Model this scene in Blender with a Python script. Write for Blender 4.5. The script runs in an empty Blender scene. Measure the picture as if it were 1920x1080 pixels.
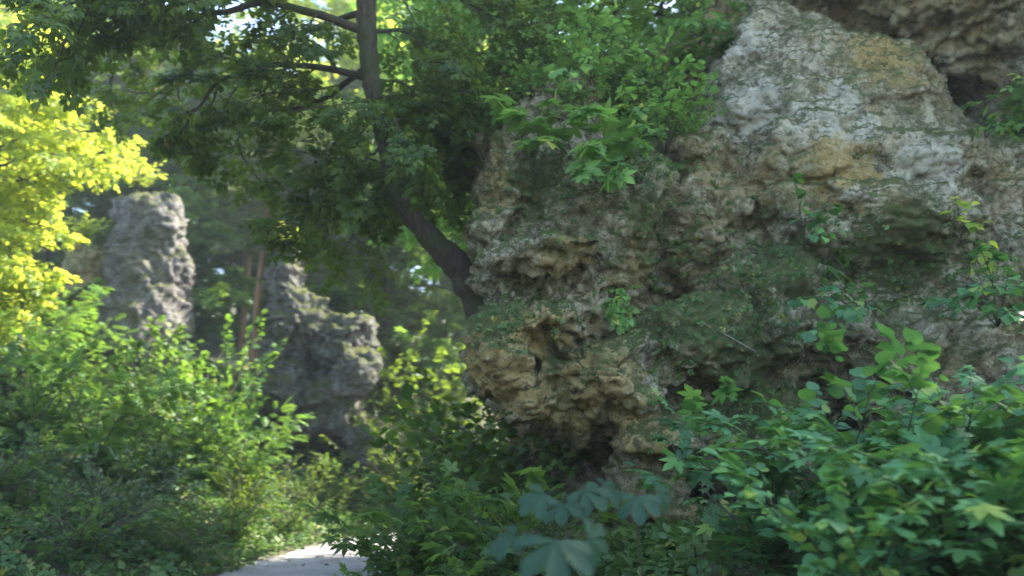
import bpy, bmesh, math, random
import numpy as np
from mathutils import Vector, Matrix, noise
from mathutils.bvhtree import BVHTree

R = math.radians
SC = bpy.context.scene
COL = SC.collection

# ------------------------------------------------------------------ camera, sky, sun, exposure
CAM_H, PITCH, FPX = 1.6, R(12.5), 1420.0
cam = bpy.data.cameras.new('camera')
cam.lens = FPX / 1920 * 36
cam.clip_start, cam.clip_end = 0.1, 1500
co = bpy.data.objects.new('camera', cam)
COL.objects.link(co)
co.location = (0, 0, CAM_H)
co.rotation_euler = (R(90) + PITCH, 0, 0)
SC.camera = co
cam.dof.use_dof = True
cam.dof.focus_distance = 6.0
cam.dof.aperture_fstop = 1.0
cam.dof.aperture_ratio = 0.6

SUN_EL, SUN_AZ = R(46), R(62)          # azimuth from +Y towards +X
world = bpy.data.worlds.new('World')
SC.world = world
world.use_nodes = True
wn = world.node_tree.nodes
sky = wn.new('ShaderNodeTexSky')
sky.sky_type = 'NISHITA'
sky.sun_disc = False
sky.sun_elevation = SUN_EL
sky.sun_rotation = SUN_AZ
world.node_tree.links.new(sky.outputs[0], wn['Background'].inputs[0])
wn['Background'].inputs[1].default_value = 0.15
sl = bpy.data.lights.new('sun', 'SUN')
sl.energy = 4.0
sl.angle = R(0.5)
sl.color = (1.0, 0.93, 0.80)
so = bpy.data.objects.new('sun', sl)
COL.objects.link(so)
sd = Vector((math.sin(SUN_AZ) * math.cos(SUN_EL), math.cos(SUN_AZ) * math.cos(SUN_EL), math.sin(SUN_EL)))
so.rotation_euler = sd.to_track_quat('Z', 'Y').to_euler()
SC.view_settings.view_transform = 'Standard'
SC.view_settings.look = 'None'
SC.view_settings.exposure = 2.8
SC.view_settings.gamma = 1.0
SC.cycles.use_denoising = True
SC.cycles.max_bounces = 8
SC.cycles.diffuse_bounces = 6
SC.cycles.transmission_bounces = 4
SC.cycles.glossy_bounces = 2
SC.cycles.sample_clamp_indirect = 4.0

# ------------------------------------------------------------------ helpers
_r = np.array([1., 0, 0]); _f = np.array([0, math.cos(PITCH), math.sin(PITCH)]); _u = np.array([0, -math.sin(PITCH), math.cos(PITCH)])


def ray(px, py):
    return _f + _r * ((px - 960) / FPX) + _u * ((540 - py) / FPX)


def at(px, py, Y):
    d = ray(px, py)
    return np.array([0, 0, CAM_H]) + d * (Y / d[1])


def tag(o, label=None, cat=None, group=None, kind=None):
    if label: o['label'] = label
    if cat: o['category'] = cat
    if group: o['group'] = group
    if kind: o['kind'] = kind
    return o


def empty(name, loc, rz=0.0, s=1.0):
    o = bpy.data.objects.new(name, None)
    o.empty_display_size = 0.2
    COL.objects.link(o)
    o.location = Vector([float(v) for v in loc])
    o.rotation_euler = (0, 0, rz)
    o.scale = (s, s, s) if not hasattr(s, '__len__') else s
    return o


def link(name, me, mat, parent=None, smooth=True):
    o = bpy.data.objects.new(name, me)
    COL.objects.link(o)
    if mat is not None and len(me.materials) == 0:
        me.materials.append(mat)
    o.parent = parent
    if smooth:
        me.shade_smooth()
    return o


def mesh_np(name, V, faces_flat, counts, tint=None):
    me = bpy.data.meshes.new(name)
    V = np.asarray(V, dtype=np.float32)
    counts = np.asarray(counts, dtype=np.int32)
    ff = np.asarray(faces_flat, dtype=np.int32)
    me.vertices.add(len(V)); me.vertices.foreach_set('co', V.ravel())
    me.loops.add(len(ff)); me.loops.foreach_set('vertex_index', ff)
    me.polygons.add(len(counts))
    st = np.zeros(len(counts), dtype=np.int32); st[1:] = np.cumsum(counts)[:-1]
    me.polygons.foreach_set('loop_start', st)
    if tint is not None:
        a = me.attributes.new('tint', 'FLOAT', 'POINT')
        a.data.foreach_set('value', np.asarray(tint, dtype=np.float32))
    me.update(calc_edges=True)
    return me


# ------------------------------------------------------------------ leaf outlines (x across, y along, z up)
def _half(pts, fold=0.14, droop=0.25):
    rt = [(x, y) for x, y in pts]
    V = []; F = []
    spine = [y for x, y in pts]
    # spine verts then right and left verts
    for y in spine: V.append((0, y, -droop * y * y))
    n = len(spine)
    for s in (1, -1):
        for x, y in pts: V.append((s * x, y, -droop * y * y + fold * x))
    for k in range(n - 1):
        F.append((k, n + k, n + k + 1, k + 1))
        F.append((k + 1, 2 * n + k + 1, 2 * n + k, k))
    return np.array(V, float), F


def _palm(tips, valley, fold=0.0, droop=0.3):
    ang = []
    for i, (a, r) in enumerate(tips):
        ang.append((a, r))
        if i < len(tips) - 1:
            a2, r2 = tips[i + 1]
            ang.append((a * .66 + a2 * .34, r * .66))
            ang.append(((a + a2) / 2, valley))
            ang.append((a * .34 + a2 * .66, r2 * .66))
    V = [(0, 0.0, 0)]
    for a, r in ang:
        x, y = r * math.cos(R(a)), r * math.sin(R(a))
        V.append((x, y, -droop * (x * x + y * y) * 0.8))
    F = [(0, i, i + 1) for i in range(1, len(ang))]
    return np.array(V, float), F


def _multi(parts):
    V = []; F = []; o = 0
    for (tv, tf), a, tilt, s, off in parts:
        c, si = math.cos(a), math.sin(a)
        v = tv * s
        ct, st_ = math.cos(tilt), math.sin(tilt)
        y = v[:, 1] * ct + v[:, 2] * st_; z = -v[:, 1] * st_ + v[:, 2] * ct
        x = v[:, 0]
        X = x * c - y * si + off[0]; Yy = x * si + y * c + off[1]
        V.append(np.stack([X, Yy, z + off[2]], 1))
        F += [tuple(i + o for i in f) for f in tf]
        o += len(tv)
    return np.concatenate(V), F


L_HAZEL = _half([(.02, 0), (.30, .06), (.45, .27), (.41, .36), (.47, .50), (.37, .60), (.36, .72), (.17, .80), (.0, 1.02)], .22, .28)
L_OVAL = _half([(.02, 0), (.26, .25), (.28, .55), (.0, 1.0)], .25, .2)
L_LONG = _half([(.02, 0), (.13, .25), (.15, .55), (.0, 1.0)], .2, .35)
L_OBOV = _half([(.02, 0), (.10, .25), (.21, .58), (.23, .76), (.15, .92), (.0, 1.0)], .25, .16)
L_MAPLE = _palm([(-62, .42), (-18, .78), (32, .98), (90, 1.12), (148, .98), (198, .78), (242, .42)], .46)
L_CHEST = _multi([(L_OBOV, R(a), R(t), s, (0, 0, 0)) for a, s, t in ((0, 1, 10), (44, .95, 4), (-44, .95, 14), (92, .78, 8), (-92, .78, 2))])
L_PINN = _multi([(L_LONG, R(sg * 58), R(8), .42, (0, y, -.25 * y * y)) for y in (.18, .36, .54, .72, .88) for sg in (1, -1)]
                + [(L_LONG, 0, R(20), .42, (0, .95, -.22))])
L_TUFT = _multi([(L_LONG, R(a), R(t), s, (0, 0, 0)) for a, t, s in ((0, 5, 1), (50, -20, .8), (-55, 10, .85), (110, -10, .7), (-120, 15, .7))])
L_FOUR = _multi([(L_OVAL, R(a), R(t), s, o) for a, t, s, o in
                 ((10, 5, .5, (0, .5, 0)), (60, 15, .48, (0, .3, 0)), (-55, -12, .5, (0, .15, 0)), (-20, 20, .42, (.1, .55, -.02)))])
_need = _multi([(_half([(.004, 0), (.03, .2), (.03, .8), (0, 1)], 0, .1), R(sg * 55), R(5), .30 * (1 - .45 * y), (0, y, -.12 * y * y))
                for y in np.linspace(.02, .98, 15) for sg in (1, -1)])
L_FERN = _multi([(L_OVAL, R(sg * 68), R(4), .30 * math.sin(math.pi * (y * .86 + .12)) + .02, (0, y, -.45 * y * y))
                 for y in np.linspace(.08, 1.0, 13) for sg in (1, -1)])


def leaves(P, D, N, S, tpl, rng, name='foliage', tint=None):
    tv, tf = tpl
    P = np.asarray(P, float); D = np.asarray(D, float); N = np.asarray(N, float); S = np.asarray(S, float)
    n = len(P)
    D /= np.linalg.norm(D, axis=1, keepdims=True) + 1e-9
    X = np.cross(D, N); X /= np.linalg.norm(X, axis=1, keepdims=True) + 1e-9
    Nn = np.cross(X, D)
    V = P[:, None, :] + S[:, None, None] * (tv[None, :, 0:1] * X[:, None, :] + tv[None, :, 1:2] * D[:, None, :] + tv[None, :, 2:3] * Nn[:, None, :])
    m = len(tv)
    ff = np.array([i for f in tf for i in f]); cc = np.array([len(f) for f in tf])
    F = (ff[None, :] + (np.arange(n) * m)[:, None]).ravel()
    C = np.tile(cc, n)
    t = rng.random(n) if tint is None else tint
    return mesh_np(name, V.reshape(-1, 3), F, C, np.repeat(t, m))


def tubes(lines, sides=6, name='stem'):
    """lines: list of (points (k,3), radii (k,))"""
    V = []; F = []; C = []; o = 0
    for pts, rad in lines:
        pts = np.asarray(pts, float); k = len(pts)
        T = np.gradient(pts, axis=0); T /= np.linalg.norm(T, axis=1, keepdims=True) + 1e-9
        ref = np.array([0.31, 0.17, 0.93]) if abs(T[0][2]) < .8 else np.array([.95, .2, .1])
        A = np.cross(T, ref); A /= np.linalg.norm(A, axis=1, keepdims=True) + 1e-9
        B = np.cross(T, A)
        s = sides if max(rad) > .012 else 4
        an = np.arange(s) * 2 * math.pi / s
        ring = pts[:, None, :] + np.asarray(rad)[:, None, None] * (np.cos(an)[None, :, None] * A[:, None, :] + np.sin(an)[None, :, None] * B[:, None, :])
        V.append(ring.reshape(-1, 3))
        for i in range(k - 1):
            for j in range(s):
                F += [o + i * s + j, o + i * s + (j + 1) % s, o + (i + 1) * s + (j + 1) % s, o + (i + 1) * s + j]; C.append(4)
        F += [o + j for j in range(s)][::-1]; C.append(s)
        F += [o + (k - 1) * s + j for j in range(s)]; C.append(s)
        o += k * s
    return mesh_np(name, np.concatenate(V), F, C)


def nrm(v):
    return v / (np.linalg.norm(v) + 1e-9)


def smooth_line(ctrl, n=24):
    """Catmull-Rom through control points"""
    c = [np.asarray(p, float) for p in ctrl]
    c = [2 * c[0] - c[1]] + c + [2 * c[-1] - c[-2]]
    out = []
    segs = len(c) - 3
    per = max(2, n // segs)
    for i in range(segs):
        p0, p1, p2, p3 = c[i:i + 4]
        for k in range(per):
            t = k / per
            out.append(.5 * ((2 * p1) + (-p0 + p2) * t + (2 * p0 - 5 * p1 + 4 * p2 - p3) * t * t + (-p0 + 3 * p1 - 3 * p2 + p3) * t ** 3))
    out.append(c[-2])
    return np.array(out)


def wander(rng, a, d, L, k=6, wob=.15, grav=0.0):
    pts = [np.array(a, float)]; d = nrm(np.array(d, float))
    for i in range(k):
        d = nrm(d + rng.normal(0, wob, 3) + np.array([0, 0, grav]))
        pts.append(pts[-1] + d * L / k)
    return np.array(pts)


class Plant:
    """Collects wood and leaves of one plant."""
    def __init__(s, seed):
        s.rng = np.random.default_rng(seed); s.lines = []; s.P = []; s.D = []; s.N = []; s.S = []

    def twig(s, a, d, L, n, size, flat=.35, grav=-.05, rad=.005, spread=.55):
        rng = s.rng
        pts = wander(rng, a, d, L, 4, .12, grav)
        s.lines.append((pts, np.linspace(rad, rad * .35, len(pts))))
        T = nrm(pts[-1] - pts[0])
        side = np.cross(T, [0, 0, 1.0]); side = nrm(side + rng.normal(0, .1, 3))
        up = nrm(np.cross(side, T)); up = up if up[2] > 0 else -up
        for i in range(n):
            t = (i + 1) / n
            q = t * (len(pts) - 1); j = min(int(q), len(pts) - 2)
            p = pts[j] + (pts[j + 1] - pts[j]) * (q - j)
            sg = 1 if i % 2 else -1
            dd = T * (.35 + t * .9) + side * sg * (1.1 - .9 * t) + rng.normal(0, .22, 3) + np.array([0, 0, -.18])
            nn = up + rng.normal(0, flat, 3)
            s.P.append(p + nrm(dd) * size * .25 * spread + rng.normal(0, size * .12, 3)); s.D.append(dd); s.N.append(nn)
            s.S.append(size * rng.uniform(.42, 1.25))

    def branch(s, pts, r0, r1, ntw, tl, nl, size, start=.25, flat=.35, grav=-.05, up=.1, fan=1.0, sub=0):
        """a limb with side twigs in a flattish fan"""
        rng = s.rng
        s.lines.append((pts, np.linspace(r0, r1, len(pts))))
        for i in range(ntw):
            t = start + (1 - start) * (i + rng.random()) / ntw
            q = t * (len(pts) - 1); j = min(int(q), len(pts) - 2)
            p = pts[j] + (pts[j + 1] - pts[j]) * (q - j)
            T = nrm(pts[j + 1] - pts[j])
            side = nrm(np.cross(T, [0, 0, 1.0]) + rng.normal(0, .3, 3)) * (1 if i % 2 else -1)
            d = T * (.5 + .6 * t) + side * fan * rng.uniform(.5, 1.2) + np.array([0, 0, up]) + rng.normal(0, .2, 3)
            L = tl * rng.uniform(.6, 1.25) * (1.15 - .5 * t)
            if sub:
                b = wander(rng, p, d, L, 4, .15, grav)
                s.branch(b, max(r1, r0 * .35), .004, sub, L * .55, nl, size, .2, flat, grav, up, fan)
            else:
                s.twig(p, d, L, nl, size, flat, grav)
        s.twig(pts[-1], pts[-1] - pts[-2], tl * .6, nl, size, flat, grav)

    def done(s, tpl):
        return tubes(s.lines), leaves(s.P, s.D, s.N, s.S, tpl, s.rng)


def make_shrub(seed, H, spread, stems, ntw, tl, nl, size, tpl, flat=.4, lean=.0, sub=0):
    p = Plant(seed); rng = p.rng
    for i in range(stems):
        a = 2 * math.pi * (i + rng.random() * .8) / stems
        rr = spread * rng.uniform(.35, 1.0)
        h = H * rng.uniform(.62, 1.05) * (1 - .25 * rr / spread)
        b = np.array([math.cos(a), math.sin(a), 0])
        mid = b * rr * .35 + np.array([0, 0, h * .6]); end = b * rr + np.array([0, 0, h])
        pts = smooth_line([b * .06, b * rr * .12 + np.array([0, 0, h * .28]), mid + rng.normal(0, .06 * H, 3), end], 12)
        p.branch(pts, .010 + .004 * H, .004, ntw, tl, nl, size, .12, flat, -.06, .12, 1.0, sub)
    return p.done(tpl)


def make_tree(seed, H, cr, base, limbs, ntw, sub, tl, nl, size, tpl, r0=.2, flat=.5, leanv=(0, 0), droop=-.04):
    p = Plant(seed); rng = p.rng
    ctrl = [np.array([0, 0, -.3]), np.array([leanv[0] * .2, leanv[1] * .2, H * .3]) + rng.normal(0, .15, 3) * [1, 1, 0],
            np.array([leanv[0] * .6, leanv[1] * .6, H * .65]) + rng.normal(0, .25, 3) * [1, 1, 0], np.array([leanv[0], leanv[1], H])]
    tr = smooth_line(ctrl, 18)
    trunk = tubes([(tr, np.linspace(r0, r0 * .12, len(tr)) * (1 + .35 * np.exp(-np.arange(len(tr)) * .9)))], 10, 'trunk')
    for i in range(limbs):
        t = base + (1 - base) * (i + rng.random() * .6) / limbs
        q = t * (len(tr) - 1); j = min(int(q), len(tr) - 2)
        a0 = tr[j] + (tr[j + 1] - tr[j]) * (q - j)
        ang = i * 2.4 + rng.random()
        f = math.sin(math.pi * min(1, .22 + (t - base) / (1 - base) * .78)) ** .6
        L = cr * f * rng.uniform(.75, 1.15)
        pts = wander(rng, a0, [math.cos(ang), math.sin(ang), .25 + .6 * (t - base)], L, 7, .12, droop)
        p.branch(pts, r0 * .32 * (1.1 - t), .008, ntw, tl, nl, size, .2, flat, droop, .1, 1.0, sub)
    w, l = p.done(tpl)
    return trunk, w, l


# ------------------------------------------------------------------ materials
def newmat(name):
    m = bpy.data.materials.new(name); m.use_nodes = True
    nt = m.node_tree
    return m, nt, nt.nodes, nt.links, nt.nodes['Principled BSDF'], nt.nodes['Material Output']


def ramp(n, stops):
    r = n.new('ShaderNodeValToRGB')
    e = r.color_ramp.elements
    while len(e) < len(stops): e.new(.5)
    for k, (p, c) in enumerate(stops):
        e[k].position = p; e[k].color = (*c, 1)
    return r


def tex(n, l, kind, scale, coord, **kw):
    t = n.new(kind); t.inputs['Scale'].default_value = scale
    for k, v in kw.items(): t.inputs[k].default_value = v
    l.new(coord, t.inputs['Vector'])
    return t


def leaf_mat(name, dark, mid, light, trans, tf=.45, rough=.45):
    m, nt, n, l, b, out = newmat(name)
    a = n.new('ShaderNodeAttribute'); a.attribute_name = 'tint'
    rp = ramp(n, [(0, dark), (.5, mid), (.93, light), (.985, (light[0] * 1.9, light[1] * 1.15, light[2] * .8))])
    l.new(a.outputs['Fac'], rp.inputs[0])
    oi = n.new('ShaderNodeObjectInfo')
    hs = n.new('ShaderNodeHueSaturation')
    mr = n.new('ShaderNodeMapRange'); mr.inputs[3].default_value = .8; mr.inputs[4].default_value = 1.25
    l.new(oi.outputs['Random'], mr.inputs[0]); l.new(mr.outputs[0], hs.inputs['Value'])
    gg = n.new('ShaderNodeNewGeometry')
    bl = tex(n, l, 'ShaderNodeTexNoise', 30, gg.outputs['Position'], Detail=4.0, Roughness=.7)
    br = ramp(n, [(.30, (.55, .50, .42)), (.45, (.92, .95, .9)), (.62, (1.05, 1.05, 1.0)), (.74, (1.25, 1.15, .95))]); l.new(bl.outputs[0], br.inputs[0])
    bm_ = n.new('ShaderNodeMix'); bm_.data_type = 'RGBA'; bm_.blend_type = 'MULTIPLY'; bm_.inputs[0].default_value = .8
    l.new(rp.outputs[0], bm_.inputs[6]); l.new(br.outputs[0], bm_.inputs[7])
    l.new(bm_.outputs[2], hs.inputs['Color'])
    l.new(hs.outputs[0], b.inputs['Base Color'])
    b.inputs['Roughness'].default_value = rough
    b.inputs['Specular IOR Level'].default_value = .22
    t = n.new('ShaderNodeBsdfTranslucent')
    mx = n.new('ShaderNodeMix'); mx.data_type = 'RGBA'; mx.blend_type = 'MULTIPLY'; mx.inputs[0].default_value = 1
    sc = n.new('ShaderNodeMix'); sc.data_type = 'RGBA'; sc.inputs[6].default_value = (*[c * .75 for c in trans], 1); sc.inputs[7].default_value = (*[c * 1.2 for c in trans], 1)
    l.new(a.outputs['Fac'], sc.inputs[0])
    l.new(sc.outputs[2], t.inputs[0])
    ms = n.new('ShaderNodeMixShader'); ms.inputs[0].default_value = tf
    l.new(b.outputs[0], ms.inputs[1]); l.new(t.outputs[0], ms.inputs[2]); l.new(ms.outputs[0], out.inputs[0])
    return m


M_LEAF = leaf_mat('leaf_mid_green', (.035, .075, .022), (.06, .115, .03), (.10, .17, .04), (.16, .27, .035))
M_LEAFB = leaf_mat('leaf_blue_green', (.045, .12, .05), (.08, .20, .085), (.15, .31, .095), (.15, .33, .05), .36, .45)
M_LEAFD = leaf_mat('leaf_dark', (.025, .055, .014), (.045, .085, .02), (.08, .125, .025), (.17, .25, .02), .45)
M_LEAFY = leaf_mat('leaf_yellow_green', (.07, .14, .025), (.15, .24, .04), (.26, .32, .07), (.66, .74, .07), .55)
M_LEAFF = leaf_mat('leaf_fresh', (.042, .105, .025), (.07, .155, .035), (.13, .235, .045), (.19, .33, .035), .42)
M_PINE = leaf_mat('pine_needles', (.10, .14, .07), (.17, .21, .10), (.27, .29, .14), (.16, .20, .06), .3)
M_LEAFL = leaf_mat('leaf_ledge_lightened', (.09, .19, .065), (.15, .29, .09), (.25, .40, .10), (.28, .50, .08), .42)  # leaf green lightened to offset the heavy shade under the rock-top trees
M_LEAFG = leaf_mat('leaf_grey_green', (.07, .11, .05), (.10, .15, .07), (.15, .20, .09), (.12, .20, .06), .3, .6)
M_CHEST = leaf_mat('chestnut_leaf', (.014, .042, .022), (.022, .06, .032), (.034, .085, .04), (.06, .15, .04), .25, .6)
M_FERN = leaf_mat('fern_frond', (.05, .12, .03), (.08, .18, .04), (.12, .24, .05), (.15, .30, .04), .4)
M_GRASS = leaf_mat('grass_blade', (.04, .09, .03), (.07, .13, .04), (.13, .19, .06), (.12, .22, .04), .35)
M_MOSSL = leaf_mat('moss_tuft', (.05, .065, .02), (.09, .105, .03), (.14, .15, .045), (.06, .07, .02), .15, .8)


def bark_mat(name, c0, c1, moss=.3):
    m, nt, n, l, b, out = newmat(name)
    g = n.new('ShaderNodeNewGeometry')
    mp = n.new('ShaderNodeMapping'); mp.inputs['Scale'].default_value = (9, 9, 2.0)
    l.new(g.outputs['Position'], mp.inputs[0])
    t = tex(n, l, 'ShaderNodeTexNoise', 3, mp.outputs[0], Detail=8.0, Roughness=.7)
    rp = ramp(n, [(.3, c0), (.7, c1)]); l.new(t.outputs[0], rp.inputs[0])
    t2 = tex(n, l, 'ShaderNodeTexNoise', 2.2, g.outputs['Position'], Detail=4.0)
    r2 = ramp(n, [(.5 + (.3 - moss) * .3, (0, 0, 0)), (.62 + (.3 - moss) * .3, (1, 1, 1))]); l.new(t2.outputs[0], r2.inputs[0])
    mx = n.new('ShaderNodeMix'); mx.data_type = 'RGBA'; mx.inputs[7].default_value = (.05, .065, .02, 1)
    l.new(r2.outputs[0], mx.inputs[0]); l.new(rp.outputs[0], mx.inputs[6]); l.new(mx.outputs[2], b.inputs['Base Color'])
    b.inputs['Roughness'].default_value = .9
    bp = n.new('ShaderNodeBump'); bp.inputs['Strength'].default_value = 1.0; bp.inputs['Distance'].default_value = .06
    l.new(t.outputs[0], bp.inputs['Height']); l.new(bp.outputs[0], b.inputs['Normal'])
    return m


M_BARK = bark_mat('bark_grey_brown', (.02, .016, .011), (.11, .085, .055), .38)
M_PBARK = bark_mat('bark_pine_orange', (.22, .11, .055), (.42, .24, .13), .0)
M_TWIG = bark_mat('twig_brown', (.05, .04, .025), (.12, .10, .06), .15)
M_DEAD = bark_mat('dead_twig', (.20, .18, .14), (.34, .31, .26), .0)


def rock_mat(name, pale, mid, ochre, dark, moss_c=(.075, .085, .025), moss_amt=.5, ochre_amt=.5):
    m, nt, n, l, b, out = newmat(name)
    g = n.new('ShaderNodeNewGeometry'); P = g.outputs['Position']
    big = tex(n, l, 'ShaderNodeTexNoise', .9, P, Detail=7.0, Roughness=.62, Distortion=.6)
    med = tex(n, l, 'ShaderNodeTexNoise', 5.0, P, Detail=10.0, Roughness=.8, Distortion=.5)
    fin = tex(n, l, 'ShaderNodeTexNoise', 26, P, Detail=6.0, Roughness=.75)
    base = ramp(n, [(.36, dark), (.46, mid), (.54, pale), (.66, tuple(c * 1.35 for c in pale))]); l.new(med.outputs[0], base.inputs[0])
    orp = ramp(n, [(.62 - .25 * ochre_amt, (0, 0, 0)), (.74 - .22 * ochre_amt, (1, 1, 1))]); l.new(big.outputs[0], orp.inputs[0])
    m1 = n.new('ShaderNodeMix'); m1.data_type = 'RGBA'; m1.inputs[7].default_value = (*ochre, 1)
    mm = n.new('ShaderNodeMath'); mm.operation = 'MULTIPLY'; mm.inputs[1].default_value = .7
    l.new(orp.outputs[0], mm.inputs[0]); l.new(mm.outputs[0], m1.inputs[0]); l.new(base.outputs[0], m1.inputs[6])
    # zones: ochre stain, pale lichen sheets, moss carpet
    def zone(attr, col, prev, k, thr):
        za = n.new('ShaderNodeAttribute'); za.attribute_name = attr
        zt = tex(n, l, 'ShaderNodeTexNoise', 3.7 + k, P, Detail=9.0, Roughness=.78)
        zm = n.new('ShaderNodeMath'); zm.operation = 'MULTIPLY_ADD'; zm.inputs[1].default_value = .42
        l.new(za.outputs['Fac'], zm.inputs[0]); l.new(zt.outputs[0], zm.inputs[2])
        zr = ramp(n, [(thr + .02, (0, 0, 0)), (thr + .07, (.85, .85, .85))]); l.new(zm.outputs[0], zr.inputs[0])
        zx = n.new('ShaderNodeMix'); zx.data_type = 'RGBA'; zx.inputs[7].default_value = (*col, 1)
        l.new(zr.outputs[0], zx.inputs[0]); l.new(prev.outputs[2], zx.inputs[6])
        return zx
    m1 = zone('pale', (.46, .43, .34), m1, 0, .70)
    m1 = zone('ochre', (.34, .245, .085), m1, .9, .62)
    # broad olive algae film
    ag = tex(n, l, 'ShaderNodeTexNoise', 1.7, P, Detail=8.0, Roughness=.72, Distortion=1.0)
    ar = ramp(n, [(.50, (0, 0, 0)), (.62, (.8, .8, .8))]); l.new(ag.outputs[0], ar.inputs[0])
    m0 = n.new('ShaderNodeMix'); m0.data_type = 'RGBA'; m0.inputs[7].default_value = (.105, .11, .045, 1)
    l.new(ar.outputs[0], m0.inputs[0]); l.new(m1.outputs[2], m0.inputs[6]); m1 = m0
    # fine speckle of lichen
    vo = tex(n, l, 'ShaderNodeTexNoise', 17, P, Detail=8.0, Roughness=.85)
    vr = ramp(n, [(.54, (0, 0, 0)), (.63, (1, 1, 1))]); l.new(vo.outputs[0], vr.inputs[0])
    m2 = n.new('ShaderNodeMix'); m2.data_type = 'RGBA'; m2.inputs[7].default_value = (*[min(.62, c * 1.7) for c in pale], 1)
    mm2 = n.new('ShaderNodeMath'); mm2.operation = 'MULTIPLY'; mm2.inputs[1].default_value = .55
    l.new(vr.outputs[0], mm2.inputs[0]); l.new(mm2.outputs[0], m2.inputs[0]); l.new(m1.outputs[2], m2.inputs[6])
    # dark algae spots
    da = tex(n, l, 'ShaderNodeTexNoise', 9, P, Detail=8.0, Roughness=.8, Distortion=.8)
    dr = ramp(n, [(.40, (1, 1, 1)), (.47, (0, 0, 0))]); l.new(da.outputs[0], dr.inputs[0])
    m3 = n.new('ShaderNodeMix'); m3.data_type = 'RGBA'; m3.inputs[7].default_value = (*[c * .6 for c in dark], 1)
    mm3 = n.new('ShaderNodeMath'); mm3.operation = 'MULTIPLY'; mm3.inputs[1].default_value = .75
    l.new(dr.outputs[0], mm3.inputs[0]); l.new(mm3.outputs[0], m3.inputs[0]); l.new(m2.outputs[2], m3.inputs[6])
    # moss grows on ledges that face up, broken by noise
    sx = n.new('ShaderNodeSeparateXYZ'); l.new(g.outputs['Normal'], sx.inputs[0])
    ad = n.new('ShaderNodeMath'); ad.operation = 'MULTIPLY_ADD'; ad.inputs[1].default_value = .45; l.new(sx.outputs['Z'], ad.inputs[0]); l.new(fin.outputs[0], ad.inputs[2])
    mr = ramp(n, [(.80 - .25 * moss_amt, (0, 0, 0)), (.95 - .25 * moss_amt, (1, 1, 1))]); l.new(ad.outputs[0], mr.inputs[0])
    m4 = n.new('ShaderNodeMix'); m4.data_type = 'RGBA'; m4.inputs[7].default_value = (*moss_c, 1)
    l.new(mr.outputs[0], m4.inputs[0]); l.new(m3.outputs[2], m4.inputs[6])
    m4 = zone('mossy', (.075, .09, .03), m4, 2.1, .70)
    l.new(m4.outputs[2], b.inputs['Base Color'])
    b.inputs['Roughness'].default_value = .92; b.inputs['Specular IOR Level'].default_value = .2
    s1 = n.new('ShaderNodeMath'); s1.operation = 'MULTIPLY_ADD'; s1.inputs[1].default_value = .6
    l.new(fin.outputs[0], s1.inputs[0]); l.new(med.outputs[0], s1.inputs[2])
    bp = n.new('ShaderNodeBump'); bp.inputs['Strength'].default_value = .9; bp.inputs['Distance'].default_value = .06
    l.new(s1.outputs[0], bp.inputs['Height']); l.new(bp.outputs[0], b.inputs['Normal'])
    return m


M_ROCK = rock_mat('limestone_main', (.40, .36, .25), (.17, .145, .09), (.27, .20, .08), (.05, .045, .034), moss_amt=.72, ochre_amt=.62)
M_ROCKU = rock_mat('limestone_brown', (.36, .31, .20), (.19, .155, .095), (.32, .24, .095), (.045, .04, .03), moss_amt=.75, ochre_amt=.7)
M_ROCKG = rock_mat('limestone_grey_violet', (.23, .215, .215), (.13, .12, .115), (.24, .20, .12), (.06, .055, .05), moss_amt=.65, ochre_amt=.2)

mg, nt, n, l, b, out = newmat('forest_soil')
g = n.new('ShaderNodeNewGeometry')
t = tex(n, l, 'ShaderNodeTexNoise', 2.5, g.outputs['Position'], Detail=9.0, Roughness=.75)
rp = ramp(n, [(.3, (.035, .03, .018)), (.5, (.06, .06, .025)), (.7, (.05, .085, .025))]); l.new(t.outputs[0], rp.inputs[0])
l.new(rp.outputs[0], b.inputs['Base Color']); b.inputs['Roughness'].default_value = .95
M_SOIL = mg
mg, nt, n, l, b, out = newmat('pale_gravel')
g = n.new('ShaderNodeNewGeometry')
t = tex(n, l, 'ShaderNodeTexNoise', 1.3, g.outputs['Position'], Detail=10.0, Roughness=.7)
rp = ramp(n, [(.32, (.15, .14, .125)), (.5, (.21, .20, .19)), (.66, (.28, .27, .26))]); l.new(t.outputs[0], rp.inputs[0])
t2 = tex(n, l, 'ShaderNodeTexVoronoi', 45, g.outputs['Position'])
r2 = ramp(n, [(.0, (.7, .7, .7)), (.5, (1, 1, 1))]); l.new(t2.outputs[0], r2.inputs[0])
mx = n.new('ShaderNodeMix'); mx.data_type = 'RGBA'; mx.blend_type = 'MULTIPLY'; mx.inputs[0].default_value = 1
l.new(rp.outputs[0], mx.inputs[6]); l.new(r2.outputs[0], mx.inputs[7]); l.new(mx.outputs[2], b.inputs['Base Color'])
b.inputs['Roughness'].default_value = .95
bp = n.new('ShaderNodeBump'); bp.inputs['Strength'].default_value = .5; bp.inputs['Distance'].default_value = .01
l.new(t2.outputs[0], bp.inputs['Height']); l.new(bp.outputs[0], b.inputs['Normal'])
M_GRAVEL = mg

# ------------------------------------------------------------------ terrain and path
CL = smooth_line([(-2.7, -25, 0), (-2.7, -8, 0), (-2.65, 5, 0), (-2.5, 10, 0), (-2.3, 13.3, 0), (-1.4, 15.9, 0), (2, 18, 0), (10, 19.2, 0), (30, 21, 0), (90, 30, 0)], 90)[:, :2]
HW = 1.5


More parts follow.
